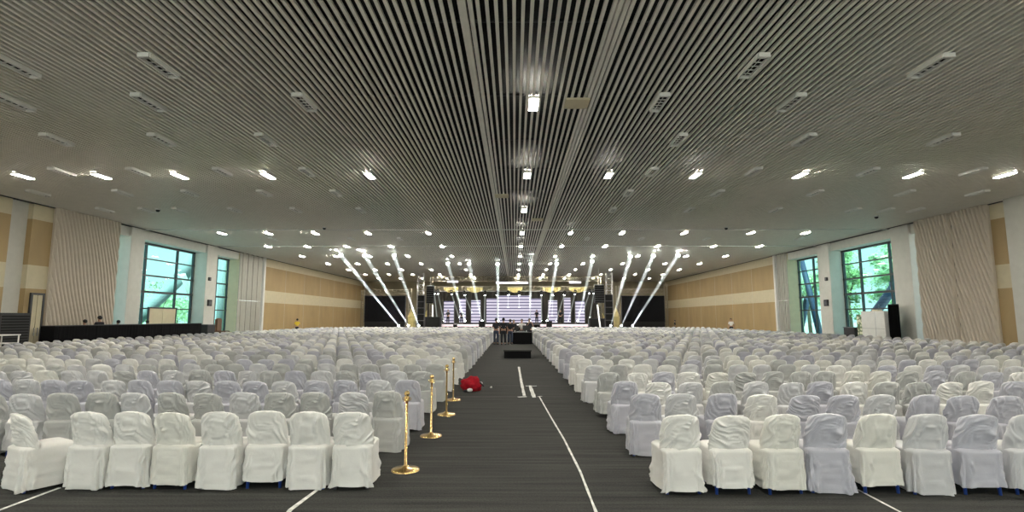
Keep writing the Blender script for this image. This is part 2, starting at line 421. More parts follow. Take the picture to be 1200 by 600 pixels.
# ================================================================== CHAIRS
def spow(v, e): return math.copysign(abs(v)**e, v)
def fold(x, y, z, seed, ang, amp, fs=26, fl=5):
    c, s_ = math.cos(ang), math.sin(ang)
    u = x*c + z*s_; v = -x*s_ + z*c
    wv = .25*noise.noise(Vector((x*6, z*6, seed*1.7)))
    n1 = noise.noise(Vector(((u+wv*.25)*fs*.62, v*fl*.45, seed*7.3 + y*3)))
    n2 = noise.noise(Vector((x*7, z*7, seed*3.1+11+y*5)))
    n3 = noise.noise(Vector(((u+wv*.3)*fs*1.5, v*fl*.9, seed*2.3 + y*3)))
    r1 = max(0, 1-abs(n1)*3.2)**2; r3 = max(0, 1-abs(n3)*3)**2
    m_ = max(0, min(1.2, .45+1.6*n2))
    return amp*(2.6*r1*m_ + 1.1*r3*(1.1-m_) - .9)
def hood(seed, N, Mv, amp):
    """cover of the backrest: curved slab with rounded top"""
    bm = B(); rnd = random.Random(seed); ang = rnd.uniform(-.95, .95); tw = rnd.uniform(-.012, .012)
    top = .805 + rnd.uniform(-.008, .012); rings = []
    ks = [i/(Mv-1) for i in range(Mv)]
    for k in ks:
        t = k**.8
        z = .425 + (top-.425)*t
        e = max(0, (t-.80)/.20)
        w = .212 + .004*math.sin(t*3) - .026*max(0, t-.45)/.55
        if e > 0: w *= math.sqrt(1-(e*.80)**2.4)
        th = .040*(math.sqrt(max(.02, 1-e*e)) if e > 0 else 1) + .014*(1-t)
        yc = -.165 - .10*t
        if e > 0: z = .425 + (top-.425)*(.80 + .20*math.sin(min(1, e)*PI/2))
        r = []
        for i in range(N):
            a = 2*PI*i/N; cx = spow(math.cos(a), .55); sy = spow(math.sin(a), .7)
            x = w*cx; y = yc + th*sy + 1.25*x*x
            zz = z - .045*(x/.2)**2*t + .01*x*seed % .004
            d = fold(x, 0 if sy < 0 else 1, zz, seed, ang, amp) * min(1, .35+t*3) * (1-e*.7)
            nx, ny = math.cos(a)*.35, math.sin(a)
            r.append(bm.verts.new((x + nx*d + tw*t, y + ny*d, zz)))
        rings.append(r)
    for a, b in zip(rings, rings[1:]):
        for i in range(N):
            f = bm.faces.new((a[i], a[(i+1) % N], b[(i+1) % N], b[i])); f.smooth = True
    f = bm.faces.new(rings[-1]); f.smooth = True
    return bm
def skirt(seed, N, Mv, amp):
    """seat cover with the skirt falling to the floor"""
    bm = B(); rnd = random.Random(seed*31+5); rings = []
    hem = rnd.choice([.02, .025, .03, .06, .085]); fl = rnd.uniform(.0, .035); ph = rnd.uniform(0, 6); ang = rnd.uniform(-.3, .3)
    nf = rnd.choice([7, 9, 11, 13]); pa = rnd.uniform(.007, .020)
    prof = [(.0, .458), (.5, .46), (.86, .455), (.97, .44)] + [(1, .43 - (.43-hem)*j/(Mv-1)) for j in range(Mv)]
    for q, (sc, z) in enumerate(prof):
        t = max(0, (.43-z)/.41); r = []
        for i in range(N):
            a = 2*PI*i/N; ca, sa = math.cos(a), math.sin(a); ex = .30
            wx = (.212 + fl*t*.5 + .006*t)*sc; wy = (.235 + .015*t)*sc
            x = wx*spow(ca, ex); y = wy*spow(sa, ex) + .0
            if sa < 0: y -= .0 + .015*(1-t)
            d = 0
            if q > 3:
                d = pa*t*math.sin(nf*a+ph + 1.2*noise.noise(Vector((a*2, z*3, seed)))) + fold(x if abs(sa) > abs(ca) else y, 2, z, seed+50, ang, amp*.9, 30, 4)*min(1, .3+t*2)
            zz = z + (.012*math.sin(3*a+ph)*t if t > .5 else 0)
            r.append(bm.verts.new((x+ca*d, y+sa*d, max(.006, zz))))
        rings.append(r)
    for a, b in zip(rings, rings[1:]):
        for i in range(N):
            f = bm.faces.new((b[i], b[(i+1) % N], a[(i+1) % N], a[i])); f.smooth = True
    return bm
def mesh_of(bm, name):
    me = bpy.data.meshes.new(name); bm.normal_update(); bm.to_mesh(me); bm.free(); me.materials.append(FAB[0]); return me
hiH = [mesh_of(hood(k+1, 96, 40, .017), 'backrest_cover') for k in range(12)]
hiS = [mesh_of(skirt(k+1, 128, 22, .014), 'seat_skirt') for k in range(12)]
miH = [mesh_of(hood(k+1, 48, 18, .017), 'backrest_cover') for k in range(10)]
miS = [mesh_of(skirt(k+1, 56, 10, .014), 'seat_skirt') for k in range(10)]
def leg_mesh(sx_, sy_, m):
    bm = B(); tube(bm, (sx_*.168, sy_*.185, 0), (sx_*.155, sy_*.15, .43), .016, .024, 10)
    me = bpy.data.meshes.new('leg'); bm.to_mesh(me); bm.free(); me.materials.append(m); return me
legsB = [leg_mesh(a, b, M['blueleg']) for a in (-1, 1) for b in (-1, 1)]
legsG = [leg_mesh(a, b, M['greyleg']) for a in (-1, 1) for b in (-1, 1)]

def setmat(o, m):
    o.material_slots[0].link = 'OBJECT'; o.material_slots[0].material = m
RS = 1.45
def aisleL(y): return -1.49 - .002*(y-6)
def aisleR(y): return 1.50 - .0065*(y-6)
seats = []
NR = 36
for r in range(NR):
    for sd in (-1, 1):
        yb = (5.98 if sd < 0 else 5.84) + RS*r
        pit = .475 if sd < 0 else .512
        ncol = int((21.0-1.7)/pit)
        for c in range(ncol):
            rr = random.Random(r*977+c*13+sd)
            x = (aisleL(yb)-.235 - c*pit) if sd < 0 else (aisleR(yb)+.235 + c*pit)
            x += rr.uniform(-.018, .018); y = yb + rr.uniform(-.05, .05) + .1*math.sin(r*1.7+c*.25)*(1 if r else .3)
            rz = rr.uniform(-.10, .10)
            w = rr.random()
            if sd < 0 and r == 0: mi = [0, 0, 0, 0, 1, 0, 0, 0, 0][c % 9]
            elif sd > 0 and r == 0: mi = [0, 0, 1, 3, 1, 4, 3, 4, 0][c % 9]
            elif c == 0: mi = [0, 0, 4, 2, 3][int(w*5)]
            else: mi = 0 if w < .20 else 1 if w < .36 else 2 if w < .52 else 3 if w < .72 else 4
            if r < 5 and sd < 0 and c < 14 and r > 0: mi = [4, 3, 2, 3, 4, 2, 2, 3, 4][(r*5+c*3) % 9]
            if sd < 0 and r == 0 and c == 7: x -= .06; y += -.05; rz = -.50
            if sd < 0 and r == 0 and c == 6: x += .04
            if sd < 0 and r == 0 and c in (8, 9): continue
            d = math.hypot(x, y)
            vis = abs(x)/y < .985 and True
            seats.append([y, sd, r, c, x, rz, mi, vis, rr.randrange(1000)])
ind = sorted([s for s in seats if s[7]], key=lambda s: s[0] + .02*abs(s[4]))[:300]
ids = set(id(s) for s in ind)
for s in ind:
    y, sd, r, c, x, rz, mi, vis, sv = s
    bl = 'left' if sd < 0 else 'right'
    rown = 'front row' if r == 0 else '%s row' % ORD[r+1]
    seat = 'aisle seat' if c == 0 else '%s seat from the aisle' % ORD[c+1]
    extra = ' turned sideways' if (r == 0 and c == 7 and sd < 0) else ''
    t = thing('covered_chair', '%s satin-covered chair%s, %s of the %s block, %s' % (FABN[mi], extra, rown, bl, seat), 'chair', (x, y, 0), rz, 'cloth-covered banquet chairs in rows')
    hi = r < 4
    HM, SM = (hiH, hiS) if hi else (miH, miS)
    a = bpy.data.objects.new('backrest_cover', HM[sv % len(HM)]); COL.objects.link(a); a.parent = t; setmat(a, FAB[mi])
    b = bpy.data.objects.new('seat_skirt', SM[(sv//7) % len(SM)]); COL.objects.link(b); b.parent = t
    setmat(b, FAB[mi])
    if r < 2:
        for me in (legsB if (sv % 3 or sd > 0) else legsG):
            l = bpy.data.objects.new('leg', me); COL.objects.link(l); l.parent = t
# all the farther chairs as one crowd
def simple_chair():
    bm = hood(3, 14, 8, .004); bm2 = skirt(2, 16, 4, .003)
    V = [v.co.copy() for v in bm.verts]; bm.verts.index_update(); F = [[v.index for v in f.verts] for f in bm.faces]
    o = len(V); bm2.verts.index_update(); V += [v.co.copy() for v in bm2.verts]; F += [[v.index+o for v in f.verts] for f in bm2.faces]
    bm.free(); bm2.free(); return V, F
SV, SF = simple_chair()
VV = []; FF = []; MI = []
for s in seats:
    if id(s) in ids: continue
    y, sd, r, c, x, rz, mi, vis, sv = s
    if abs(x)/y > 1.35: continue
    o = len(VV); ca, sa = math.cos(rz), math.sin(rz); k = 1 + (sv % 7-3)*.008
    VV += [(x+v.x*ca-v.y*sa, y+v.x*sa+v.y*ca, v.z*k) for v in SV]
    FF += [[i+o for i in f] for f in SF]; MI += [mi]*len(SF)
me = bpy.data.meshes.new('distant_covered_chairs'); me.from_pydata(VV, [], FF)
for m in FAB: me.materials.append(m)
me.polygons.foreach_set('material_index', MI); me.polygons.foreach_set('use_smooth', [True]*len(FF)); me.update()
o = bpy.data.objects.new('distant_covered_chairs', me); COL.objects.link(o); o['kind'] = 'stuff'
tag(o, 'mass of white and grey cloth-covered chairs filling the hall behind the near rows', 'chairs')

# ================================================================== AISLE OBJECTS
def stanchion(p, lab):
    r = thing('rope_stanchion', lab, 'stanchion', p, 0, 'brass rope stanchions along the left edge of the aisle')
    bm = B(); lathe(bm, [(0, 0), (.165, 0), (.168, .012), (.15, .022), (.05, .035), (.028, .055), (0, .055)], 40); obj('base', bm, M['gold'], r)
    bm = B(); lathe(bm, [(0, .05), (.016, .05), (.016, .82), (.0, .82)], 20); obj('pole', bm, M['gold'], r)
    bm = B(); lathe(bm, [(0, .80), (.030, .80), (.032, .83), (.030, .85), (.018, .862), (.03, .87), (.034, .885), (.03, .905), (.015, .92), (0, .922)], 20); obj('finial', bm, M['gold'], r)
    bm = B()
    for a in (0, PI/2, PI, 3*PI/2):
        c, s = math.cos(a), math.sin(a)
        pts = [(c*(.03+.022*math.sin(q*PI/5)), s*(.03+.022*math.sin(q*PI/5)), .825+.018*math.cos(q*PI/5)) for q in range(6)]
        for u, v in zip(pts, pts[1:]): tube(bm, u, v, .0045, n=6)
    obj('rope_hook', bm, M['gold'], r)
for (px, py), lab in zip(((475, 551), (505, 511), (523, 486), (531, 469)), ('gold stanchion nearest the viewer at the left of the aisle', 'gold stanchion, second from the viewer, beside the left chairs', 'gold stanchion, third from the viewer, on the dark carpet', 'gold stanchion farthest from the viewer, nearest the red bag')):
    stanchion(hitz(px, py), lab)

# red bag lying on the carpet
p = hitz(553, 458); r = thing('red_backpack', 'slumped red backpack lying on the dark carpet of the aisle', 'bag', p, .3)
bm = B(); bmesh.ops.create_icosphere(bm, subdivisions=4, radius=1)
for v in bm.verts:
    q = v.co.copy(); n_ = noise.noise(q*1.9)*.38 + noise.noise(q*4.5)*.16
    v.co = Vector((q.x*.25*(1+n_), q.y*.20*(1+n_), max(-.165, q.z*.19*(1+n_) - .10*max(0, q.x)*abs(q.x)) + .165))
for f in bm.faces: f.smooth = True
obj('body', bm, M['red'], r)
bm = B(); pts = [(.16+.1*math.cos(a), -.02+.10*math.sin(a), .17+.03*math.sin(2*a)) for a in [i*.35 for i in range(12)]]
for u, v in zip(pts, pts[1:]): tube(bm, u, v, .013, n=8)
obj('strap', bm, M['shirtw'], r)
bm = B(); bmesh.ops.create_icosphere(bm, subdivisions=3, radius=.055, matrix=Matrix.Translation((-.10, -.22, .05)) @ Matrix.Diagonal((1.3, 1, .8, 1))); 
for f in bm.faces: f.smooth = True
obj('white_pouch', bm, M['shirtw'], r)
bm = B(); tube(bm, (-.24, -.19, .03), (-.16, -.23, .03), .028, n=12); tube(bm, (.2, .02, .20), (.30, -.04, .10), .02, n=10); obj('black_trim', bm, M['blackmetal'], r)
p = hitz(575.5, 454.5); bm = B(); bmesh.ops.create_icosphere(bm, subdivisions=2, radius=.03)
for v in bm.verts: v.co *= 1+.3*noise.noise(v.co*60); v.co.z = max(-.012, v.co.z)
tag(obj('paper_scrap', bm, M['shirtw'], None, (p.x, p.y, .012)), 'tiny crumpled white paper scrap beside the red backpack', 'litter')

# tape lines on the carpet
def tape(pts, w, lab, cross=()):
    bm = B()
    def strip(P, w):
        rows_ = []
        for i, q in enumerate(P):
            d = (P[min(i+1, len(P)-1)]-P[max(i-1, 0)]).normalized(); nn = Vector((-d.y, d.x, 0))
            ww = w*(1+.35*noise.noise(Vector((q.y*3, q.x*3, 1))))
            rows_.append((bm.verts.new((*(q+nn*ww/2).xy, .006)), bm.verts.new((*(q-nn*ww/2).xy, .006))))
        lo = [(bm.verts.new((a.co.x, a.co.y, .0015)), bm.verts.new((b.co.x, b.co.y, .0015))) for a, b in rows_]
        for (a, b), (la, lb) in zip(zip(rows_, rows_[1:]), zip(lo, lo[1:])):
            bm.faces.new((a[1], b[1], b[0], a[0])); bm.faces.new((a[0], b[0], lb[0], la[0])); bm.faces.new((b[1], a[1], la[1], lb[1]))
    P = [hitz(*q) for q in pts]; Q = []
    for a, b in zip(P, P[1:]):
        for k in range(12): Q.append(a.lerp(b, k/12))
    Q.append(P[-1]); strip(Q, w)
    for a, b in cross:
        A, B_ = hitz(*a), hitz(*b); strip([A.lerp(B_, k/6) for k in range(7)], w)
    tag(obj('floor_tape', bm, M['tape']), lab, 'tape', 'tape strips stuck to the carpet')
tape([(608, 430), (611, 448), (614.5, 464)], .07, 'short pale tape strip farthest up the aisle, ending in a corner', [((607, 465.5), (617, 465))])
tape([(621, 452), (626, 466)], .085, 'short pale tape strip with a crossbar in the middle of the aisle', [((616, 452.5), (629, 452.5))])
tape([(632, 465), (645, 488), (661, 515), (680, 553), (703, 612)], .027, 'long white tape line running down the aisle towards the viewer', [((630, 465), (635, 464.5))])
tape([(-60, 622), (0, 598), (70, 572)], .034, 'pale tape line on the carpet at the far left front')
tape([(330, 612), (340, 598), (375, 572)], .038, 'pale tape line beside the last chair of the left front row')
tape([(1005, 574), (1060, 603)], .022, 'thin pale tape line under the right front row')

# low platform and control desk in the aisle
Yp = hitz(606, 420).y; a = hity(590, 420, Yp); b = hity(623, 411, Yp)
r = thing('low_platform', 'low black platform with grey carpeted top in the middle of the aisle', 'platform', ((a.x+b.x)/2, Yp, 0))
w = (b.x-a.x)/2
part('deck', (-w, 0, .30), (w, 2.2, .36), M['carpet'], r)
part('skirting', (-w+.03, .03, 0), (w-.03, 2.17, .30), M['blackcloth'], r)

# people --------------------------------------------------------------
def skinmesh(name, chains, m, parent, sub=2):
    """chains: list of lists of (co, radius); first vertex of later chains may be an index into the first points"""
    V = []; E = []; Rr = []
    for ch in chains:
        prev = None
        for item in ch:
            if isinstance(item, int): prev = item; continue
            V.append(item[0]); Rr.append(item[1]); i = len(V)-1
            if prev is not None: E.append((prev, i))
            prev = i
    me_ = bpy.data.meshes.new(name); me_.from_pydata(V, E, []); me_.materials.append(m)
    o_ = bpy.data.objects.new(name, me_); COL.objects.link(o_); o_.parent = parent
    md = o_.modifiers.new('skin', 'SKIN'); md.use_smooth_shade = True
    for i, sv_ in enumerate(me_.skin_vertices[0].data):
        rr_ = Rr[i]; sv_.radius = rr_ if isinstance(rr_, tuple) else (rr_, rr_); sv_.use_root = (i == 0)
    sb = o_.modifiers.new('sub', 'SUBSURF'); sb.levels = sub; sb.render_levels = sub
    return o_
def person(loc, rz, lab, shirt, pants, arm='down', h=1.70, hair=None):
    k = h/1.70; r = thing('person', lab, 'person', loc, rz)
    def P(x, y, z): return (x*k, y*k, z*k)
    # figure faces +Y
    if arm == 'down': el, ha = lambda s: P(s*.25, -.02, 1.10), lambda s: P(s*.26, .04, .84)
    elif arm == 'forward': el, ha = lambda s: P(s*.24, .04, 1.12), lambda s: P(s*.18, .30, 1.08)
    else: el, ha = lambda s: P(s*.27, .05, 1.16), lambda s: P(s*.12, .22, 1.38)
    ch = [[(P(0, 0, .95), (.14*k, .10*k)), (P(0, .0, 1.12), (.125*k, .09*k)), (P(0, -.01, 1.33), (.15*k, .10*k)), (P(0, 0, 1.44), .065*k), (P(0, .01, 1.50), .052*k), (P(0, .015, 1.56), (.068*k, .082*k)), (P(0, .015, 1.64), (.072*k, .085*k)), (P(0, .005, 1.685), (.045*k, .05*k))]]
    cnt = 8
    for s in (-1, 1):
        ch.append([2, (P(s*.17, -.01, 1.37), .058*k), (el(s), .040*k), (ha(s), .028*k)]); hi_ = cnt+2; cnt += 3
        E_, H_ = Vector(el(s)), Vector(ha(s)); d = (H_-E_).normalized(); sd_ = d.orthogonal().normalized()
        if abs(sd_.dot(Vector((0, 1, 0)))) < .5: sd_ = d.cross(sd_)
        pc = H_ + d*.06*k; ch.append([hi_, (tuple(pc), (.036*k, .018*k))]); pi = cnt; cnt += 1
        for f_, (off, ln) in enumerate(((-.03, .06), (-.01, .08), (.012, .085), (.032, .065))):
            b0 = pc + sd_*off*k + d*.025*k; b1 = b0 + d*ln*k + sd_.cross(d)*.02*s*k
            ch.append([pi, (tuple(b0), .009*k), (tuple(b1), .008*k)]); cnt += 2
        t0 = H_ + sd_*.045*k + d*.02*k; ch.append([hi_, (tuple(t0), .010*k), (tuple(t0+d*.05*k+sd_*.015*k), .008*k)]); cnt += 2
        ch.append([0, (P(s*.10, 0, .86), .088*k), (P(s*.11, .015, .48), .060*k), (P(s*.11, -.01, .09), .040*k), (P(s*.12, .03, .045), .040*k), (P(s*.13, .14, .035), (.042*k, .028*k))]); cnt += 5
    skinmesh('body', ch, M['skin'], r)
    ch = [[(P(0, 0, .97), (.165*k, .118*k)), (P(0, 0, 1.12), (.15*k, .108*k)), (P(0, -.01, 1.33), (.172*k, .118*k)), (P(0, -.005, 1.42), .085*k)]]
    for s in (-1, 1): ch.append([2, (P(s*.175, -.01, 1.37), .074*k), (tuple(Vector(P(s*.175, -.01, 1.37)).lerp(Vector(el(s)), .85)), .060*k)])
    skinmesh('shirt', ch, shirt, r)
    ch = [[(P(0, 0, .97), (.160*k, .116*k)), (P(0, 0, .90), (.155*k, .114*k))]]
    for s in (-1, 1): ch.append([1, (P(s*.10, 0, .80), .100*k), (P(s*.11, .015, .48), .078*k), (P(s*.11, -.01, .12), .066*k)])
    skinmesh('trousers', ch, pants, r)
    bm = B(); bmesh.ops.create_icosphere(bm, subdivisions=3, radius=1, matrix=Matrix.Translation(P(0, -.008, 1.635)) @ Matrix.Diagonal((.100*k, .115*k, .112*k, 1)))
    bmesh.ops.delete(bm, geom=[v for v in bm.verts if (v.co.y > (.055+.75*(v.co.z/k-1.66))*k and v.co.z < 1.70*k) or v.co.z < 1.535*k], context='VERTS')
    for f in bm.faces: f.smooth = True
    obj('hair', bm, hair or M['hair'], r)
    bm = B()
    bmesh.ops.create_icosphere(bm, subdivisions=2, radius=.014*k, matrix=Matrix.Translation(P(0, .105, 1.60)) @ Matrix.Diagonal((.8, 1.2, 1.5, 1)))
    for s in (-1, 1): bmesh.ops.create_icosphere(bm, subdivisions=2, radius=.022*k, matrix=Matrix.Translation(P(s*.075, .01, 1.60)) @ Matrix.Diagonal((.4, .8, 1.4, 1)))
    obj('nose_and_ears', bm, M['skin'], r)
    bm = B()
    for s in (-1, 1): bmesh.ops.create_icosphere(bm, subdivisions=1, radius=.009*k, matrix=Matrix.Translation(P(s*.03, .093, 1.622)))
    box(bm, P(-.022, .090, 1.560), P(.022, .097, 1.567)); obj('eyes_and_mouth', bm, M['hair'], r)
    bm = B()
    for s in (-1, 1): box(bm, P(s*.125-.047, -.06, 0), P(s*.125+.047, .19, .07))
    bevel(bm, .02*k); obj('shoes', bm, M['blackmetal'], r)
    return r
Yd = hitz(606, 404).y+.8
def px2(px, Y): return hity(px, 372, Y).x
# desk
xa, xb = px2(598, Yd), px2(624, Yd)
r = thing('control_desk', 'black-draped control desk standing in the aisle before the stage', 'desk', ((xa+xb)/2, Yd, 0)); w = (xb-xa)/2
part('worktop', (-w, 0, .76), (w, .8, .80), M['blackmetal'], r, .01); part('drape', (-w+.02, .02, 0), (w-.02, .78, .76), M['blackcloth'], r)
for dx, lab in ((-.45, 'left of the two dark monitors on the control desk'), (.35, 'right of the two dark monitors on the control desk')):
    m_ = thing('monitor', lab, 'monitor', ((xa+xb)/2+dx, Yd+.45, .8), 0, 'monitors on the control desk')
    part('screen', (-.27, -.02, .12), (.27, .02, .46), M['blackmetal'], m_, .008); part('stand', (-.03, .0, .0), (.03, .04, .2), M['steel'], m_); part('foot', (-.12, -.07, 0), (.12, .09, .015), M['steel'], m_)
m_ = thing('mixing_console', 'sloped grey mixing console lying on the control desk', 'mixer', ((xa+xb)/2-.05, Yd+.2, .8))
part('console_body', (-.3, -.15, 0), (.3, .15, .07), M['grey'], m_, .01)
bm = B()
for i in range(12):
    for j in range(3): tube(bm, (-.26+i*.047, -.1+j*.08, .07), (-.26+i*.047, -.1+j*.08, .09), .012, n=8)
obj('knobs', bm, M['blackmetal'], m_)
for px, dy, rz, lab, sh, pn, arm, h in (
    (581.5, -.5, -.2, 'person in black shirt and jeans standing leftmost at the control desk', M['navy'], M['denim'], 'forward', 1.72),
    (590, -1.0, .1, 'person in black shirt seen from behind, second from left at the desk', M['navy'], M['navy'], 'down', 1.74),
    (598, -.55, -.1, 'person in dark shirt and blue jeans left of the desk monitors', M['navy'], M['denim'], 'forward', 1.66),
    (602, 1.25, PI, 'person in dark clothes behind the control desk facing the viewer', M['navy'], M['navy'], 'forward', 1.62),
    (611.5, 1.3, 2.9, 'person in white shirt behind the control desk', M['shirtw'], M['navy'], 'forward', 1.66),
    (620.5, 1.2, 3.4, 'person in black shirt at the right end of the control desk', M['navy'], M['navy'], 'up', 1.7)):
    Yq = Yd+dy; person((px2(px, Yq), Yq, 0), rz, lab, sh, pn, arm, h)
Yq = Yd+3.4
r = thing('flower_stand', 'pale floral arrangement on a black stand right of the control desk', 'flowers', (px2(616, Yq), Yq, 0))
part('stand', (-.2, -.2, 0), (.2, .2, .85), M['blackcloth'], r, .01)
bm = B()
for k in range(60):
    q = Vector((random.gauss(0, .16), random.gauss(0, .14), 1.05+random.gauss(0, .13)))
    bmesh.ops.create_icosphere(bm, subdivisions=1, radius=random.uniform(.03, .06), matrix=Matrix.Translation(q))
obj('blossoms', bm, M['cream'], r)

# ================================================================== LEFT SIDE
Xc = -21.9
ya, yb = wallY(57, Xc), wallY(231, Xc)
r = thing('draped_counter', 'long black-draped barrier along the left wall below the windows', 'counter', (Xc, ya, 0)); L_ = yb-ya
part('counter_top', (-.35, 0, 1.38), (.35, L_, 1.42), M['blackmetal'], r)
bm = B(); n_ = int(L_/.08)
G = []
for sgn in (1, -1):
    row = []
    for i in range(n_+1):
        y = L_*i/n_; x = sgn*(.33 + .025*math.sin(i*1.3)*noise.noise(Vector((i*.3, sgn, 0)))*2)
        row.append((bm.verts.new((x, y, .01)), bm.verts.new((x, y, 1.38))))
    G.append(row)
for row in G:
    for a, b in zip(row, row[1:]): bm.faces.new((a[0], b[0], b[1], a[1]))
for e in (0, -1): bm.faces.new((G[0][e][0], G[0][e][1], G[1][e][1], G[1][e][0]))
obj('drape', bm, M['blackcloth'], r)
for px, h, lab in ((100, 1.66, 'person bent down behind the black barrier, leftmost'), (117, 1.86, 'person in black standing tallest behind the black barrier'), (139, 1.62, 'person in black behind the barrier before the first window'), (173, 1.60, 'person in black behind the barrier before the dark doors')):
    X = Xc-.82; yy = wallY(px, X); person((X, yy, 0), 1.4, lab, M['navy'], M['navy'], 'forward', h)
# equipment at far left
X = -22.3; ya, yb = wallY(-14, X), wallY(24, X)
r = thing('equipment_rack', 'tall black equipment rack against the far left wall', 'rack', (X, ya, 0), 0); L_ = yb-ya
part('case', (-.5, 0, .1), (.5, L_, 2.0), M['blackmetal'], r, .02)
bm = B()
for i in range(14): box(bm, (.5, .1, .25+i*.12), (.515, L_-.1, .32+i*.12))
for i in range(12): box(bm, (-.4, -.012, .3+i*.14), (.4, 0, .36+i*.14))
obj('louvre', bm, M['black'], r)
bm = B()
for a_ in (-.4, .4):
    for b_ in (.15, L_-.15): tube(bm, (a_-.03, b_, .05), (a_+.03, b_, .05), .05, n=14)
obj('castor', bm, M['greyleg'], r)
X = -21.3; ya, yb = wallY(-20, X), wallY(16, X)
r = thing('white_folding_table', 'white folding table in front of the black rack at far left', 'table', (X, ya, 0)); L_ = yb-ya
part('table_top', (-.4, 0, 1.05), (.4, L_, 1.10), M['white'], r, .01)
for a_ in (-.36, .36):
    for b_ in (.06, L_-.06):
        bm = B(); tube(bm, (a_, b_, 0), (a_, b_, 1.05), .025, n=10); obj('leg', bm, M['white'], r)
part('shelf', (-.36, .06, .72), (.36, L_-.06, .76), M['white'], r)
# small stands by second left window
X = -22.8; yy = wallY(243, X)
r = thing('black_bin', 'small black cabinet beside the second left column', 'cabinet', (X, yy, 0)); part('cabinet_body', (-.35, -.5, 0), (.35, .5, 1.25), M['blackmetal'], r, .02); part('cabinet_top', (-.38, -.53, 1.25), (.38, .53, 1.29), M['greyleg'], r)
X = -23.6; yy = wallY(257, X)
r = thing('round_back_chair', 'brown armchair standing by the second left window', 'armchair', (X+.3, yy, 0), -PI/2)
brown = mat('brown_leather', (.16, .09, .05), .5)
part('seat', (-.4, -.4, .3), (.4, .4, .55), brown, r, .06); part('backrest', (-.4, -.45, .5), (.4, -.25, 1.75), brown, r, .08)
for a_ in (-.45, .45): part('armrest', (a_-.07, -.4, .3), (a_+.07, .35, .75), brown, r, .04)
for a_ in (-.33, .33):
    for b_ in (-.33, .33): bm = B(); tube(bm, (a_, b_, 0), (a_, b_, .3), .03); obj('leg', bm, M['blackmetal'], r)
# wall boxes on columns
for s, px, labs in ((-1, 244, 'left'), (1, 970, 'right')):
    for py, sz, nm in ((327, .13, 'small upper'), (355, .24, 'larger lower')):
        yy = wallY(px, s*HX, py); z = CAM_H + ray(px, py).z*yy/ray(px, py).y
        r = thing('wall_box', '%s black wall box on the second %s column' % (nm, labs), 'wall box', (s*(HX-.05), yy, z))
        part('housing', (-s*.12 if s > 0 else 0, -sz, -sz), (0 if s > 0 else .12, sz, sz), M['blackmetal'], r, .01)
        part('front_plate', (-s*.13 if s > 0 else .12, -sz*.6, -sz*.6), (-.12 if s > 0 else .13, sz*.6, sz*.6), M['greyleg'], r)
# people by the far walls
p = hity(348, 385, 52); person((p.x, 52, 0), .6, 'person in yellow shirt walking along the far left tan wall', M['yellow'], M['navy'], 'down', 1.66)
p = hity(791, 385, 60); person((p.x, 60, 0), 1.2, 'person in black bending near the right black screen', M['navy'], M['navy'], 'forward', 1.5)
p = hity(857, 385, 52); person((p.x, 52, 0), 2.6, 'person in white shirt before the far right tan wall', M['shirtw'], M['navy'], 'down', 1.68)

# ================================================================== RIGHT SIDE BOOTH
X = 23.0; ya, yb = wallY(1043, X), wallY(1015.5, X)
r = thing('white_booth', 'white boxy cabinet standing before the right window', 'cabinet', (X, ya, 0)); L_ = yb-ya
part('cabinet_body', (-.35, 0, 0), (.35, L_, 2.2), M['white'], r, .015)
bm = B(); box(bm, (-.362, .02, 1.1), (-.35, L_-.02, 1.12)); box(bm, (-.362, L_*.38, .02), (-.35, L_*.38+.02, 2.18)); obj('panel_joint', bm, M['grey'], r)
part('top_tray', (-.2, .8, 2.2), (.1, 1.3, 2.3), M['cream'], r)
ya2 = wallY(1055.5, X)
r = thing('black_curtain_panel', 'narrow black curtain panel between white cabinet and right column', 'curtain', (X, ya2, 0)); L_ = ya-ya2-.05
bm = B(); n_ = 40; rw = []
for i in range(n_+1):
    y = L_*i/n_; x = -.1+.05*math.sin(i*1.1); rw.append((bm.verts.new((x, y, .02)), bm.verts.new((x, y, 2.55)), bm.verts.new((x+.02, y, .02)), bm.verts.new((x+.02, y, 2.55))))
for a, b in zip(rw, rw[1:]): bm.faces.new((a[0], b[0], b[1], a[1])); bm.faces.new((a[2], b[2], b[3], a[3])); bm.faces.new((a[1], b[1], b[3], a[3]))
obj('cloth', bm, M['blackcloth'], r)
bm = B(); tube(bm, (-.09, 0, 2.58), (-.09, L_, 2.58), .03); obj('rail', bm, M['blackmetal'], r)
ya, yb = wallY(1014.5, X), wallY(1004, X)
r = thing('roll_up_banner', 'narrow green and white patterned banner left of the white cabinet', 'banner', (X, ya+.05, 0)); L_ = yb-ya-.05
bm_m = bpy.data.materials.new('banner_print'); bm_m.use_nodes = True; nt = bm_m.node_tree
vo = nt.nodes.new('ShaderNodeTexVoronoi'); vo.inputs['Scale'].default_value = 5; t_ = nt.nodes.new('ShaderNodeTexCoord'); rr_ = nt.nodes.new('ShaderNodeValToRGB')
nt.links.new(t_.outputs['Object'], vo.inputs[0]); nt.links.new(vo.outputs['Distance'], rr_.inputs[0]); nt.links.new(rr_.outputs[0], nt.nodes['Principled BSDF'].inputs['Base Color'])
rr_.color_ramp.elements[0].color = (.8, .8, .62, 1); rr_.color_ramp.elements[0].position = .35; rr_.color_ramp.elements[1].color = (.12, .22, .10, 1); rr_.color_ramp.elements[1].position = .6
part('print', (-.02, 0, .1), (.0, L_, 2.0), bm_m, r); part('base', (-.15, 0, 0), (.15, L_, .1), M['steel'], r, .01)
bm = B(); tube(bm, (.03, L_/2, .1), (.03, L_/2, 2.0), .015); obj('pole', bm, M['steel'], r)
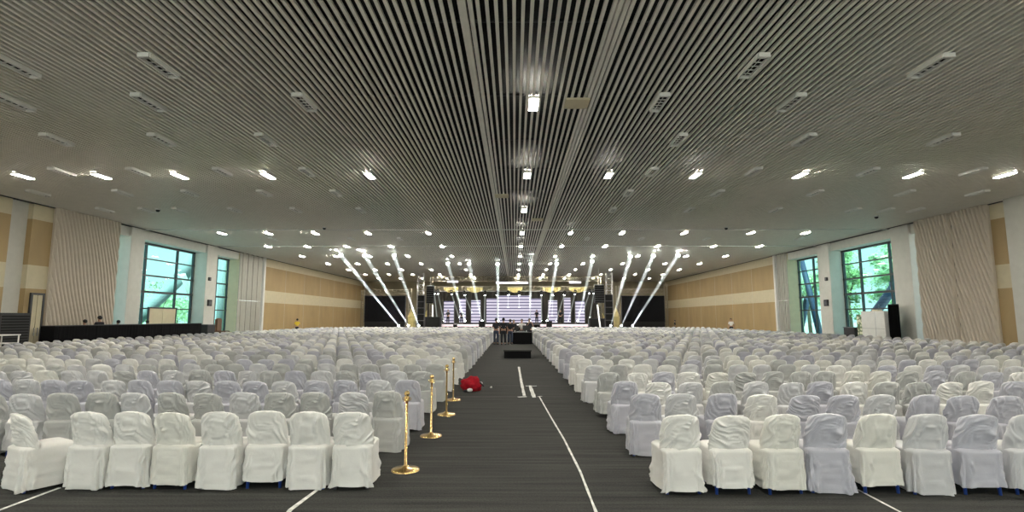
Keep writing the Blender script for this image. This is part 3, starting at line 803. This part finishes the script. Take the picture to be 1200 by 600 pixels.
X = 23.1; r = thing('black_bench', 'dark low cabinet at the left foot of the right window', 'cabinet', (X, wallY(999, X), 0)); part('cabinet_body', (-.3, -.6, 0), (.3, .6, 1.1), M['blackmetal'], r, .02); part('cabinet_top', (-.33, -.62, 1.1), (.33, .62, 1.15), M['greyleg'], r)

# ================================================================== STAGE
SY, SZ = 60.0, 1.0
def bx_px(name, x0, y0, x1, y1, Y, dep, m, parent, off=None, bev=0):
    a = hity(x0, y1, Y); b = hity(x1, y0, Y); o = off or Vector((0, 0, 0))
    return part(name, (a.x-o.x, Y-o.y, max(0, a.z)-o.z), (b.x-o.x, Y+dep-o.y, b.z-o.z), m, parent, bev)
r = thing('stage_platform', 'wide black stage platform with glowing pale front edge', 'stage', (0, SY, 0))
part('deck', (-10, 0, .92), (10, 15, SZ), M['stagewood'], r); part('fascia', (-9.9, .08, 0), (9.9, 14.9, .92), M['blackcloth'], r)
for x0, x1 in ((517, 531), (536, 561), (567, 579), (581, 622), (633, 640), (646, 689)):
    a = px2(x0, SY); b = px2(x1, SY); part('edge_light', (a, -.03, .80), (b, .06, 1.02), M['pinkled'], r)
def led(x0, y0, x1, y1, Y, lab):
    a = hity(x0, y1, Y); b = hity(x1, y0, Y)
    r = thing('led_screen', lab, 'led screen', ((a.x+b.x)/2, Y, SZ), 0, 'striped led screens on the stage'); w = (b.x-a.x)/2; h = b.z-SZ
    part('display', (-w, -.03, .15), (w, 0, h), M['led'], r); part('back_case', (-w, 0.0, 0), (w, .25, h+.02), M['blackmetal'], r)
    bm = B(); k = -w
    while k <= w+.01: tube(bm, (k*.98, .3, 0), (k*.98, .3, h), .03, n=6); k += max(.3, w/2)
    obj('support', bm, M['steel'], r)
led(583, 346.5, 621, 376, 71.5, 'widest lavender striped led screen in the middle of the stage')
led(570, 350, 582.4, 376, 71.2, 'striped led screen directly left of the middle screen')
led(621.6, 350, 634, 376, 71.2, 'striped led screen directly right of the middle screen')
led(552, 352, 563, 378, 68, 'striped led strip left of the middle group of screens')
led(643, 352, 653, 377, 68, 'striped led strip right of the middle group of screens')
led(538.5, 350, 546, 370, 70, 'narrow pale led strip in the dark left part of the stage')
led(661, 349, 668.5, 370, 70, 'narrow pale led strip in the dark right part of the stage')
led(520, 353, 532, 374, 67.5, 'outermost striped led strip at the left of the stage')
led(674.5, 353, 685, 377, 67.5, 'outermost striped led strip at the right of the stage')
# dark stage backdrop
a, b = px2(500, 74), px2(706, 74)
r = thing('stage_backdrop', 'dark cloth backdrop hanging behind the led screens', 'backdrop', (0, 74.2, 0))
bm = B(); n_ = 160; rw = []
for i in range(n_+1):
    x = a+(b-a)*i/n_; y = .1*math.sin(i*1.2); rw.append((bm.verts.new((x, y, 1.01)), bm.verts.new((x, y, 5.4)), bm.verts.new((x, y+.03, 1.01)), bm.verts.new((x, y+.03, 5.4))))
for p_, q_ in zip(rw, rw[1:]): bm.faces.new((p_[0], q_[0], q_[1], p_[1])); bm.faces.new((p_[2], q_[2], q_[3], p_[3]))
obj('cloth', bm, mat('backdrop_cloth', (.07, .065, .055), .9), r); bm = B(); tube(bm, (a, 0, 5.45), (b, 0, 5.45), .05); obj('rail', bm, M['steel'], r)
# side screens
for x0, x1, lab in ((427, 475, 'large unlit black screen left of the stage'), (729.5, 778, 'large unlit black screen right of the stage')):
    Y = 65.9; a = hity(x0, 382, Y); b = hity(x1, 347, Y)
    r = thing('side_screen', lab, 'screen', ((a.x+b.x)/2, Y, 0), 0, 'black side screens'); w = (b.x-a.x)/2
    part('display', (-w, 0, 1.3), (w, .3, b.z), M['blackcloth'], r); part('base_drape', (-w, -.06, 0), (w, .34, 1.3), M['black'], r)
    bm = B(); box(bm, (-w-.06, -.02, 1.25), (-w, .3, b.z+.06)); box(bm, (w, -.02, 1.25), (w+.06, .3, b.z+.06)); box(bm, (-w-.06, -.02, b.z), (w+.06, .3, b.z+.06)); obj('frame', bm, M['blackmetal'], r)
def truss(bm, p0, p1, w, r=.03, step=None):
    p0 = Vector(p0); p1 = Vector(p1); d = p1-p0; L = d.length; d.normalize(); u = Vector((0, 1, 0)); v = d.cross(u).normalized()
    C = [(u*a_+v*b_)*w/2 for a_, b_ in ((-1, -1), (1, -1), (1, 1), (-1, 1))]
    for c in C: tube(bm, p0+c, p1+c, r, n=6)
    n = max(1, round(L/(step or w)))
    for i in range(n):
        q0 = p0+d*L*i/n; q1 = p0+d*L*(i+1)/n
        for k in range(4):
            c0, c1 = C[k], C[(k+1) % 4]
            tube(bm, q0+c0, q0+c1, r*.6, n=5); tube(bm, q0+c0, q1+c1, r*.6, n=5)
def trussobj(name, p0, p1, w, lab, m=None, cat='truss'):
    p0 = Vector(p0); r_ = thing(name, lab, cat, p0); bm = B(); truss(bm, (0, 0, 0), Vector(p1)-p0, w); obj('lattice', bm, m or M['steel'], r_)
    return r_
TY = 63.0
def Z(py, Y): return hity(603, py, Y).z
warm = mat('warm_truss', (.36, .33, .25), .5, metal=.4)
t1 = trussobj('lighting_truss', (px2(492.5, TY)+.37, TY, Z(338, TY)), (px2(714.5, TY)-.37, TY, Z(338, TY)), .45, 'long front lighting truss spanning above the stage', warm)
t2 = trussobj('lighting_truss', (px2(505, 69)+.2, 69, Z(327, 69)), (px2(703, 69)-.2, 69, Z(327, 69)), .6, 'higher rear truss spanning above the stage', warm)
t3 = trussobj('side_truss', (px2(424.5, 67.1)+.2, 67.1, Z(342, 67.1)), (px2(480, 67.1)-.2, 67.1, Z(342, 67.1)), .5, 'horizontal truss over the left black screen', warm)
t4 = trussobj('side_truss', (px2(724.5, 67.1)+.2, 67.1, Z(341, 67.1)), (px2(781, 67.1)-.2, 67.1, Z(341, 67.1)), .5, 'horizontal truss over the right black screen', warm)
for px, top, Y, lab in ((492.5, 320, 63, 'truss tower at the left edge of the stage'), (714.5, 320, 63, 'truss tower at the right edge of the stage'), (424.5, 340, 67.1, 'truss upright at the left end of the left black screen'), (480, 338, 67.1, 'truss upright between left black screen and stage'), (724.5, 335, 67.1, 'truss upright between stage and right black screen'), (781, 333, 67.1, 'truss upright at the right end of the right black screen'), (505, 325, 69, 'rear truss upright behind the left speakers'), (703, 325, 69, 'rear truss upright behind the right speakers')):
    x = px2(px, Y); r = trussobj('truss_tower', (x, Y, .05), (x, Y, Z(top, Y)), .7 if Y == 63 else .35, lab, M['steel'] if Y == 63 else warm); part('base_plate', (-.6, -.6, -.05), (.6, .6, 0), M['blackmetal'], r)
# header led strips and gold drapery on the truss
for x0, x1, y, lab in ((581, 619, 331.5, 'long pale led header strip above the middle screens'), (524, 537, 330, 'short pale led header strip at left'), (667, 681, 331, 'short pale led header strip at right')):
    Y = 68.6; a = hity(x0, y+1.2, Y); b = hity(x1, y-1.2, Y); r = thing('header_strip', lab, 'led strip', ((a.x+b.x)/2, Y, a.z)); w = (b.x-a.x)/2
    part('display', (-w, -.02, 0), (w, 0, b.z-a.z), M['stripled'], r); part('housing', (-w, 0, -.03), (w, .09, b.z-a.z+.03), M['blackmetal'], r)
for x0, x1, lab in ((520, 537, 'far left'), (547, 566, 'left'), (595, 612, 'middle'), (636, 657, 'right'), (667, 686, 'far right')):
    Y = 62.71; a = hity(x0, 339, Y); b = hity(x1, 335, Y); w = (b.x-a.x)/2; r = thing('gold_swag', 'gold cloth swag on the front truss, %s one' % lab, 'swag', ((a.x+b.x)/2, Y, a.z), 0, 'gold swags on the front truss')
    bm = B(); n_ = 30; rw = []
    for i in range(n_+1):
        q = -1+2*i/n_; rw.append((bm.verts.new((q*w, -.03*math.sin(i*1.5), -.05-.35*(1-q*q))), bm.verts.new((q*w, .03, .25)), bm.verts.new((q*w, .06, -.05-.35*(1-q*q)))))
    for p_, q_ in zip(rw, rw[1:]): bm.faces.new((p_[0], q_[0], q_[1], p_[1])); bm.faces.new((p_[2], p_[1], q_[1], q_[2]))
    obj('cloth', bm, M['gold_lit'], r); bm = B(); tube(bm, (-w, .03, .26), (w, .03, .26), .02); obj('rail', bm, M['steel'], r)
# line arrays, side stacks
def line_array(x0, x1, y0, y1, Y, lab, n=8):
    a = hity(x0, y1, Y); b = hity(x1, y0, Y); w = (b.x-a.x)/2; r = thing('line_array', lab, 'speaker array', ((a.x+b.x)/2, Y, a.z)); hh = (b.z-a.z)/n
    for k in range(n):
        off = -.02*(n-k)**1.3*.3
        c = part('cabinet', (-w, off, k*hh+.01), (w, off+.6, (k+1)*hh-.01), M['blackmetal'], r, .01)
        part('grille', (-w*.9, off-.012, k*hh+.03), (w*.9, off-.002, (k+1)*hh-.03), M['black'], c)
    bm = B(); box(bm, (-w, .1, n*hh), (w, .5, n*hh+.06)); tube(bm, (0, .3, n*hh), (0, .3, CH-a.z-.01), .015); obj('rigging', bm, M['steel'], r)
line_array(499.5, 508.5, 335, 355.5, 60.7, 'black hanging speaker array left of the stage'); line_array(697, 708, 334, 355, 60.7, 'black hanging speaker array right of the stage')
def stack(x0, x1, y0, y1, Y, lab, n):
    a = px2(x0, Y); b = px2(x1, Y); top = Z(y0, Y); w = (b-a)/2; r = thing('speaker_stack', lab, 'speaker stack', ((a+b)/2, Y, 0)); hh = top/n
    for k in range(n):
        c = part('cabinet', (-w, 0, k*hh), (w, .7, (k+1)*hh-.015), M['blackmetal'], r, .015)
        part('grille', (-w*.85, -.012, k*hh+.06), (w*.85, 0, (k+1)*hh-.08), M['black'], c)
stack(489, 497, 346, 370, 61.5, 'tall narrow black speaker stack left of the stage', 6); stack(709.5, 718.5, 345, 371, 61.5, 'tall narrow black speaker stack right of the stage', 6)
stack(497.3, 517, 371, 382, 59.0, 'wide low black subwoofers at the left foot of the stage', 1); stack(690, 709, 373, 382, 59.0, 'wide low black subwoofers at the right foot of the stage', 1)
stack(561, 568.5, 376, 383, 58.9, 'small black monitor wedge before the left screens', 1); stack(640.5, 647, 376, 383, 58.9, 'small black monitor wedge before the right screens', 1)
# gold tent-shaped decorations beside the stage
for px, Y, lab in ((502, 76, 'yellowish peaked cloth tent behind the left speakers'), (482.5, 64.5, 'yellowish peaked cloth between left screen and speakers'), (702, 76, 'yellowish peaked cloth tent behind the right speakers'), (721.5, 64.5, 'yellowish peaked cloth between speakers and right screen')):
    x = px2(px, Y); r = thing('peaked_drape', lab, 'drape', (x, Y, 0)); bm = B(); w = .8 if 'between' not in lab else .4
    prof = []; 
    ring = []
    for zz, ww in ((0, 1), (1.9, 1), (2.2, .8), (3.0, .15), (3.3, .03)):
        rg = []
        for i in range(24):
            an = 2*PI*i/24; f_ = 1+.06*math.sin(an*6); rg.append(bm.verts.new((ww*w*f_*spow(math.cos(an), .5), ww*.5*f_*spow(math.sin(an), .5), zz)))
        ring.append(rg)
    for a_, b_ in zip(ring, ring[1:]):
        for i in range(24): bm.faces.new((a_[i], a_[(i+1) % 24], b_[(i+1) % 24], b_[i]))
    bm.faces.new(ring[-1]); obj('cloth', bm, M['gold_lit'], r)
# people on stage
for px, Y, rz, lab in ((525, 64, 2.9, 'person in black on the left part of the stage'), (629, 65, 3.1, 'person in black beside the middle screens'), (541, 66, 3.3, 'person in black crouching over gear at the left of the stage'), (657, 66, 3.0, 'person in dark clothes on the right part of the stage')):
    person((px2(px, Y), Y, SZ), rz, lab, M['navy'], M['navy'], 'forward', 1.7)

# moving-head lamps, their beams drawn as volumes that glow by themselves
BH = 'haze'
def beam_light(base, target, rad, power, lab, grp, hang=False, L=None, floor=False):
    base = Vector(base); target = Vector(target); d = (target-base); D = d.length if L is None else L; d.normalize()
    r = thing('moving_head_lamp', lab, 'stage lamp', base, 0, grp); sg = -1 if hang else 1
    part('base', (-.18, -.15, -.03 if hang else -.30), (.18, .15, .03 if hang else -.22), M['blackmetal'], r, .01) if not hang else (part('base', (-.16, -.14, .24), (.16, .14, .34), M['blackmetal'], r, .01), part('clamp_arm', (-.04, -.04, .34), (.04, .36, .44), M['blackmetal'], r))
    bm = B()
    for s in (-1, 1): box(bm, (s*.17-.02, -.05, -.24 if not hang else -.05), (s*.17+.02, .05, .05 if not hang else .26))
    obj('yoke', bm, M['blackmetal'], r)
    bm = B(); tube(bm, -d*.16, d*.14, .11, .12, 16); obj('head', bm, M['blackmetal'], r)
    bm = B(); tube(bm, d*.141, d*.150, .10, .10, 16); obj('lens', bm, M['lens'], r)
    s0 = .17
    bm = B(); tube(bm, d*s0, d*(D if hang else D-.30/abs(d.z)), rad*(1.0 if hang else .55), rad*(1.3 if hang else 1.6), 16); bb = obj('glow_beam', bm, M['haze_small' if hang else 'haze'], r)
    la = bpy.data.lights.new('beam_lamp', 'AREA'); la.shape = 'DISK'; la.size = rad*1.5; la.energy = power; la.spread = math.radians(2.5); la.color = (.93, .97, 1)
    lo = bpy.data.objects.new('beam_lamp', la); COL.objects.link(lo); lo.parent = r; lo.location = d*(s0-.005)
    lo.rotation_euler = d.to_track_quat('-Z', 'Y').to_euler()
BEAMS = [((467.7, 380), (395, 293.5)), ((479, 380), (424, 294)), ((491, 380), (460, 294)), ((545, 375), (523.5, 304.5)), ((565, 377), (548.6, 305)), ((584, 376), (583, 305.3)),
         ((621, 376), (622, 305.6)), ((641, 376), (653, 305)), ((677, 375), (695, 301.5)), ((715.5, 380), (740, 295.6)), ((728, 380), (768, 294.4)), ((741, 380), (798, 293.6))]
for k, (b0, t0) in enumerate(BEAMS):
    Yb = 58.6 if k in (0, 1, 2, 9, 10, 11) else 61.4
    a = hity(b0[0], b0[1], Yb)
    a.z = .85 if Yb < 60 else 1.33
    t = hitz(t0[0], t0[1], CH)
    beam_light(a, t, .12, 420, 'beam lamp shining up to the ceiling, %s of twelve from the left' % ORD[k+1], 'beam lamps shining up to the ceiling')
    if Yb < 60:
        r = thing('lamp_case', 'black case under the %s upward beam lamp from the left' % ORD[k+1], 'case', (a.x, a.y, 0), 0, 'cases under the outer beam lamps')
        part('box', (-.3, -.3, 0), (.3, .3, .53), M['blackmetal'], r, .02)
        bm = B(); box(bm, (-.31, -.31, .36), (.31, .31, .38)); obj('lid_seam', bm, M['steel'], r)
DOWN = [((513, 341.5), (520, 376)), ((509, 341.5), (512, 372)), ((529, 342), (538, 372)), ((544, 343), (553, 366)), ((568.4, 343), (567.6, 377)), ((582.6, 343), (582.8, 376)), ((595.6, 343), (595.4, 360)), ((608.4, 343), (608.4, 360)), ((634.4, 343), (634.6, 376)), ((648, 343), (647, 370)), ((661.6, 343), (651.5, 376)), ((674, 342), (666, 376)), ((696, 341), (691, 372)), ((691, 341), (683, 366))]
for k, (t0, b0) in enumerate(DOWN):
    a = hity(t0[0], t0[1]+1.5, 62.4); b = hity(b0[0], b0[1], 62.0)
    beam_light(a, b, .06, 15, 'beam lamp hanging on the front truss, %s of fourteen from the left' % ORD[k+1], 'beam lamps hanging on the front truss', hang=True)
for px0, px1, lab in ((507, 507, 'glowing white floor tube at the left of the stage'), (700, 704, 'glowing white floor tube at the right of the stage')):
    Y = 60.6 if px0 < 600 else 58.6
    a = hity(px0, 357, Y); b = hity(px1, 378, Y); r = thing('light_tube', lab, 'light tube', (b.x, Y, SZ if px0 < 600 else 0), 0)
    dx = a.x-b.x; z0 = SZ if px0 < 600 else 0
    bm = B(); tube(bm, (0, 0, .08), (dx, 0, a.z-z0), .07, n=12); obj('tube', bm, mat('tube_glow', (1, 1, 1), .5, emit=.8, ecol=(.9, .88, .8)), r)
    bm = B(); tube(bm, (0, 0, 0), (0, 0, .08), .16, n=16); obj('foot', bm, M['blackmetal'], r)

# ================================================================== OUTSIDE
bm = B(); box(bm, (-160, -60, -.6), (160, 200, -.12)); struct(obj('ground', bm, M['ground']))
def strut(lab, a, b, w, m):
    bm = B(); tube(bm, (0, 0, 0), Vector(b)-Vector(a), w, w*.8, 8); o = obj('facade_strut', bm, m, None, a); tag(o, lab, 'strut', 'slanting struts outside the hall')
def wpt(px, py, X): 
    d = ray(px, py); t = X/d.x; return Vector((X, d.y*t, CAM_H+d.z*t))
XO = -27.5
def st(p0, p1, w, m, lab, X):
    a, b = wpt(*p0, X), wpt(*p1, X)
    if a.z > b.z: a, b = b, a
    if 'upper strut' not in lab: d = (a-b)/(b.z-a.z); a = a + d*(a.z+.12)
    strut(lab, a, b, w, m)
st((168, 366), (212, 326), .55, M['concrete'], 'grey strut rising to the right outside the left window', XO)
st((212, 326), (226, 300), .60, M['concrete'], 'grey upper strut outside the left window beside the column', XO-.3)
st((214, 322), (238, 380), .28, M['white'], 'white strut slanting down beyond the left window', XO+1)
st((131, 330), (160, 392), .30, M['white'], 'white strut seen left of the first left column', XO+1)
st((258, 392), (263, 300), .45, M['concrete'], 'grey strut outside the second left window', XO)
st((1022, 372), (1058, 322), .38, M['blueframe'], 'dark blue strut rising to the right outside the right window', 28)
st((1046, 330), (1056, 372), .3, M['blueframe'], 'dark blue strut meeting the column outside the right window', 26.6)
st((938, 300), (952, 356), .3, M['blueframe'], 'dark strut slanting outside the narrow right window', 28)
st((946, 350), (936, 392), .35, M['blueframe'], 'dark lower strut outside the narrow right window', 28.5)
def tree(x, y, h, crown, nl, m, lab, seed):
    rnd = random.Random(seed); r = thing('tree', lab, 'tree', (x, y, -.12), 0, 'trees outside the windows')
    bm = B(); tube(bm, (0, 0, 0), (rnd.uniform(-.3, .3), 0, h*.5), .22, .14, 8)
    for k in range(6):
        a = rnd.uniform(0, 6.3); tube(bm, (0, 0, h*.35+k*.2), (math.cos(a)*crown*.6, math.sin(a)*crown*.6, h*.6+k*.3), .09, .03, 6)
    obj('trunk', bm, M['bark'], r)
    V = []; F = []
    cl = [(Vector((rnd.gauss(0, crown*.45), rnd.gauss(0, crown*.45), h*.62+rnd.gauss(0, h*.17))), rnd.uniform(.25, .5)*crown) for _ in range(22)]
    for i in range(nl):
        c, rad = cl[i % len(cl)]; q = Vector((rnd.gauss(0, 1), rnd.gauss(0, 1), rnd.gauss(0, 1))).normalized()*rad*rnd.random()**.4; p = c+q
        u = Vector((rnd.gauss(0, 1), rnd.gauss(0, 1), rnd.gauss(0, 1))).normalized(); v = u.orthogonal().normalized(); s_ = rnd.uniform(.10, .2)
        o = len(V); V += [p-u*s_, p+v*s_*.5, p+u*s_, p-v*s_*.5]; F.append((o, o+1, o+2, o+3))
    me = bpy.data.meshes.new('foliage'); me.from_pydata(V, [], F); me.materials.append(m); o = bpy.data.objects.new('foliage', me); COL.objects.link(o); o.parent = r
k = 0
for x, y, h, c in ((34, 40, 9, 1.9), (33.5, 47, 9, 1.9), (34, 54, 9, 1.9), (34, 61.5, 9, 2.0), (34, 69, 9, 2), (42, 49.5, 12, 2.4), (42, 59, 12, 2.4), (42, 68, 11, 2.4)):
    k += 1; tree(x, y, h, c, 3600, M['leaf2'] if k % 3 else M['leaf'], 'light green leafy tree outside the right windows, %s from the near end' % ORD[k], k)
for x, y, h, c in ((-38, 57, 4.2, 2.2), (-42, 66, 4.6, 2.6), (-34, 47, 2.8, 1.3)):
    k += 1; tree(x, y, h, c, 2200, M['leaf2'], 'low green tree outside the left windows, %s outdoors' % ('farthest' if y > 60 else 'nearest' if y < 50 else 'middle one'), k)
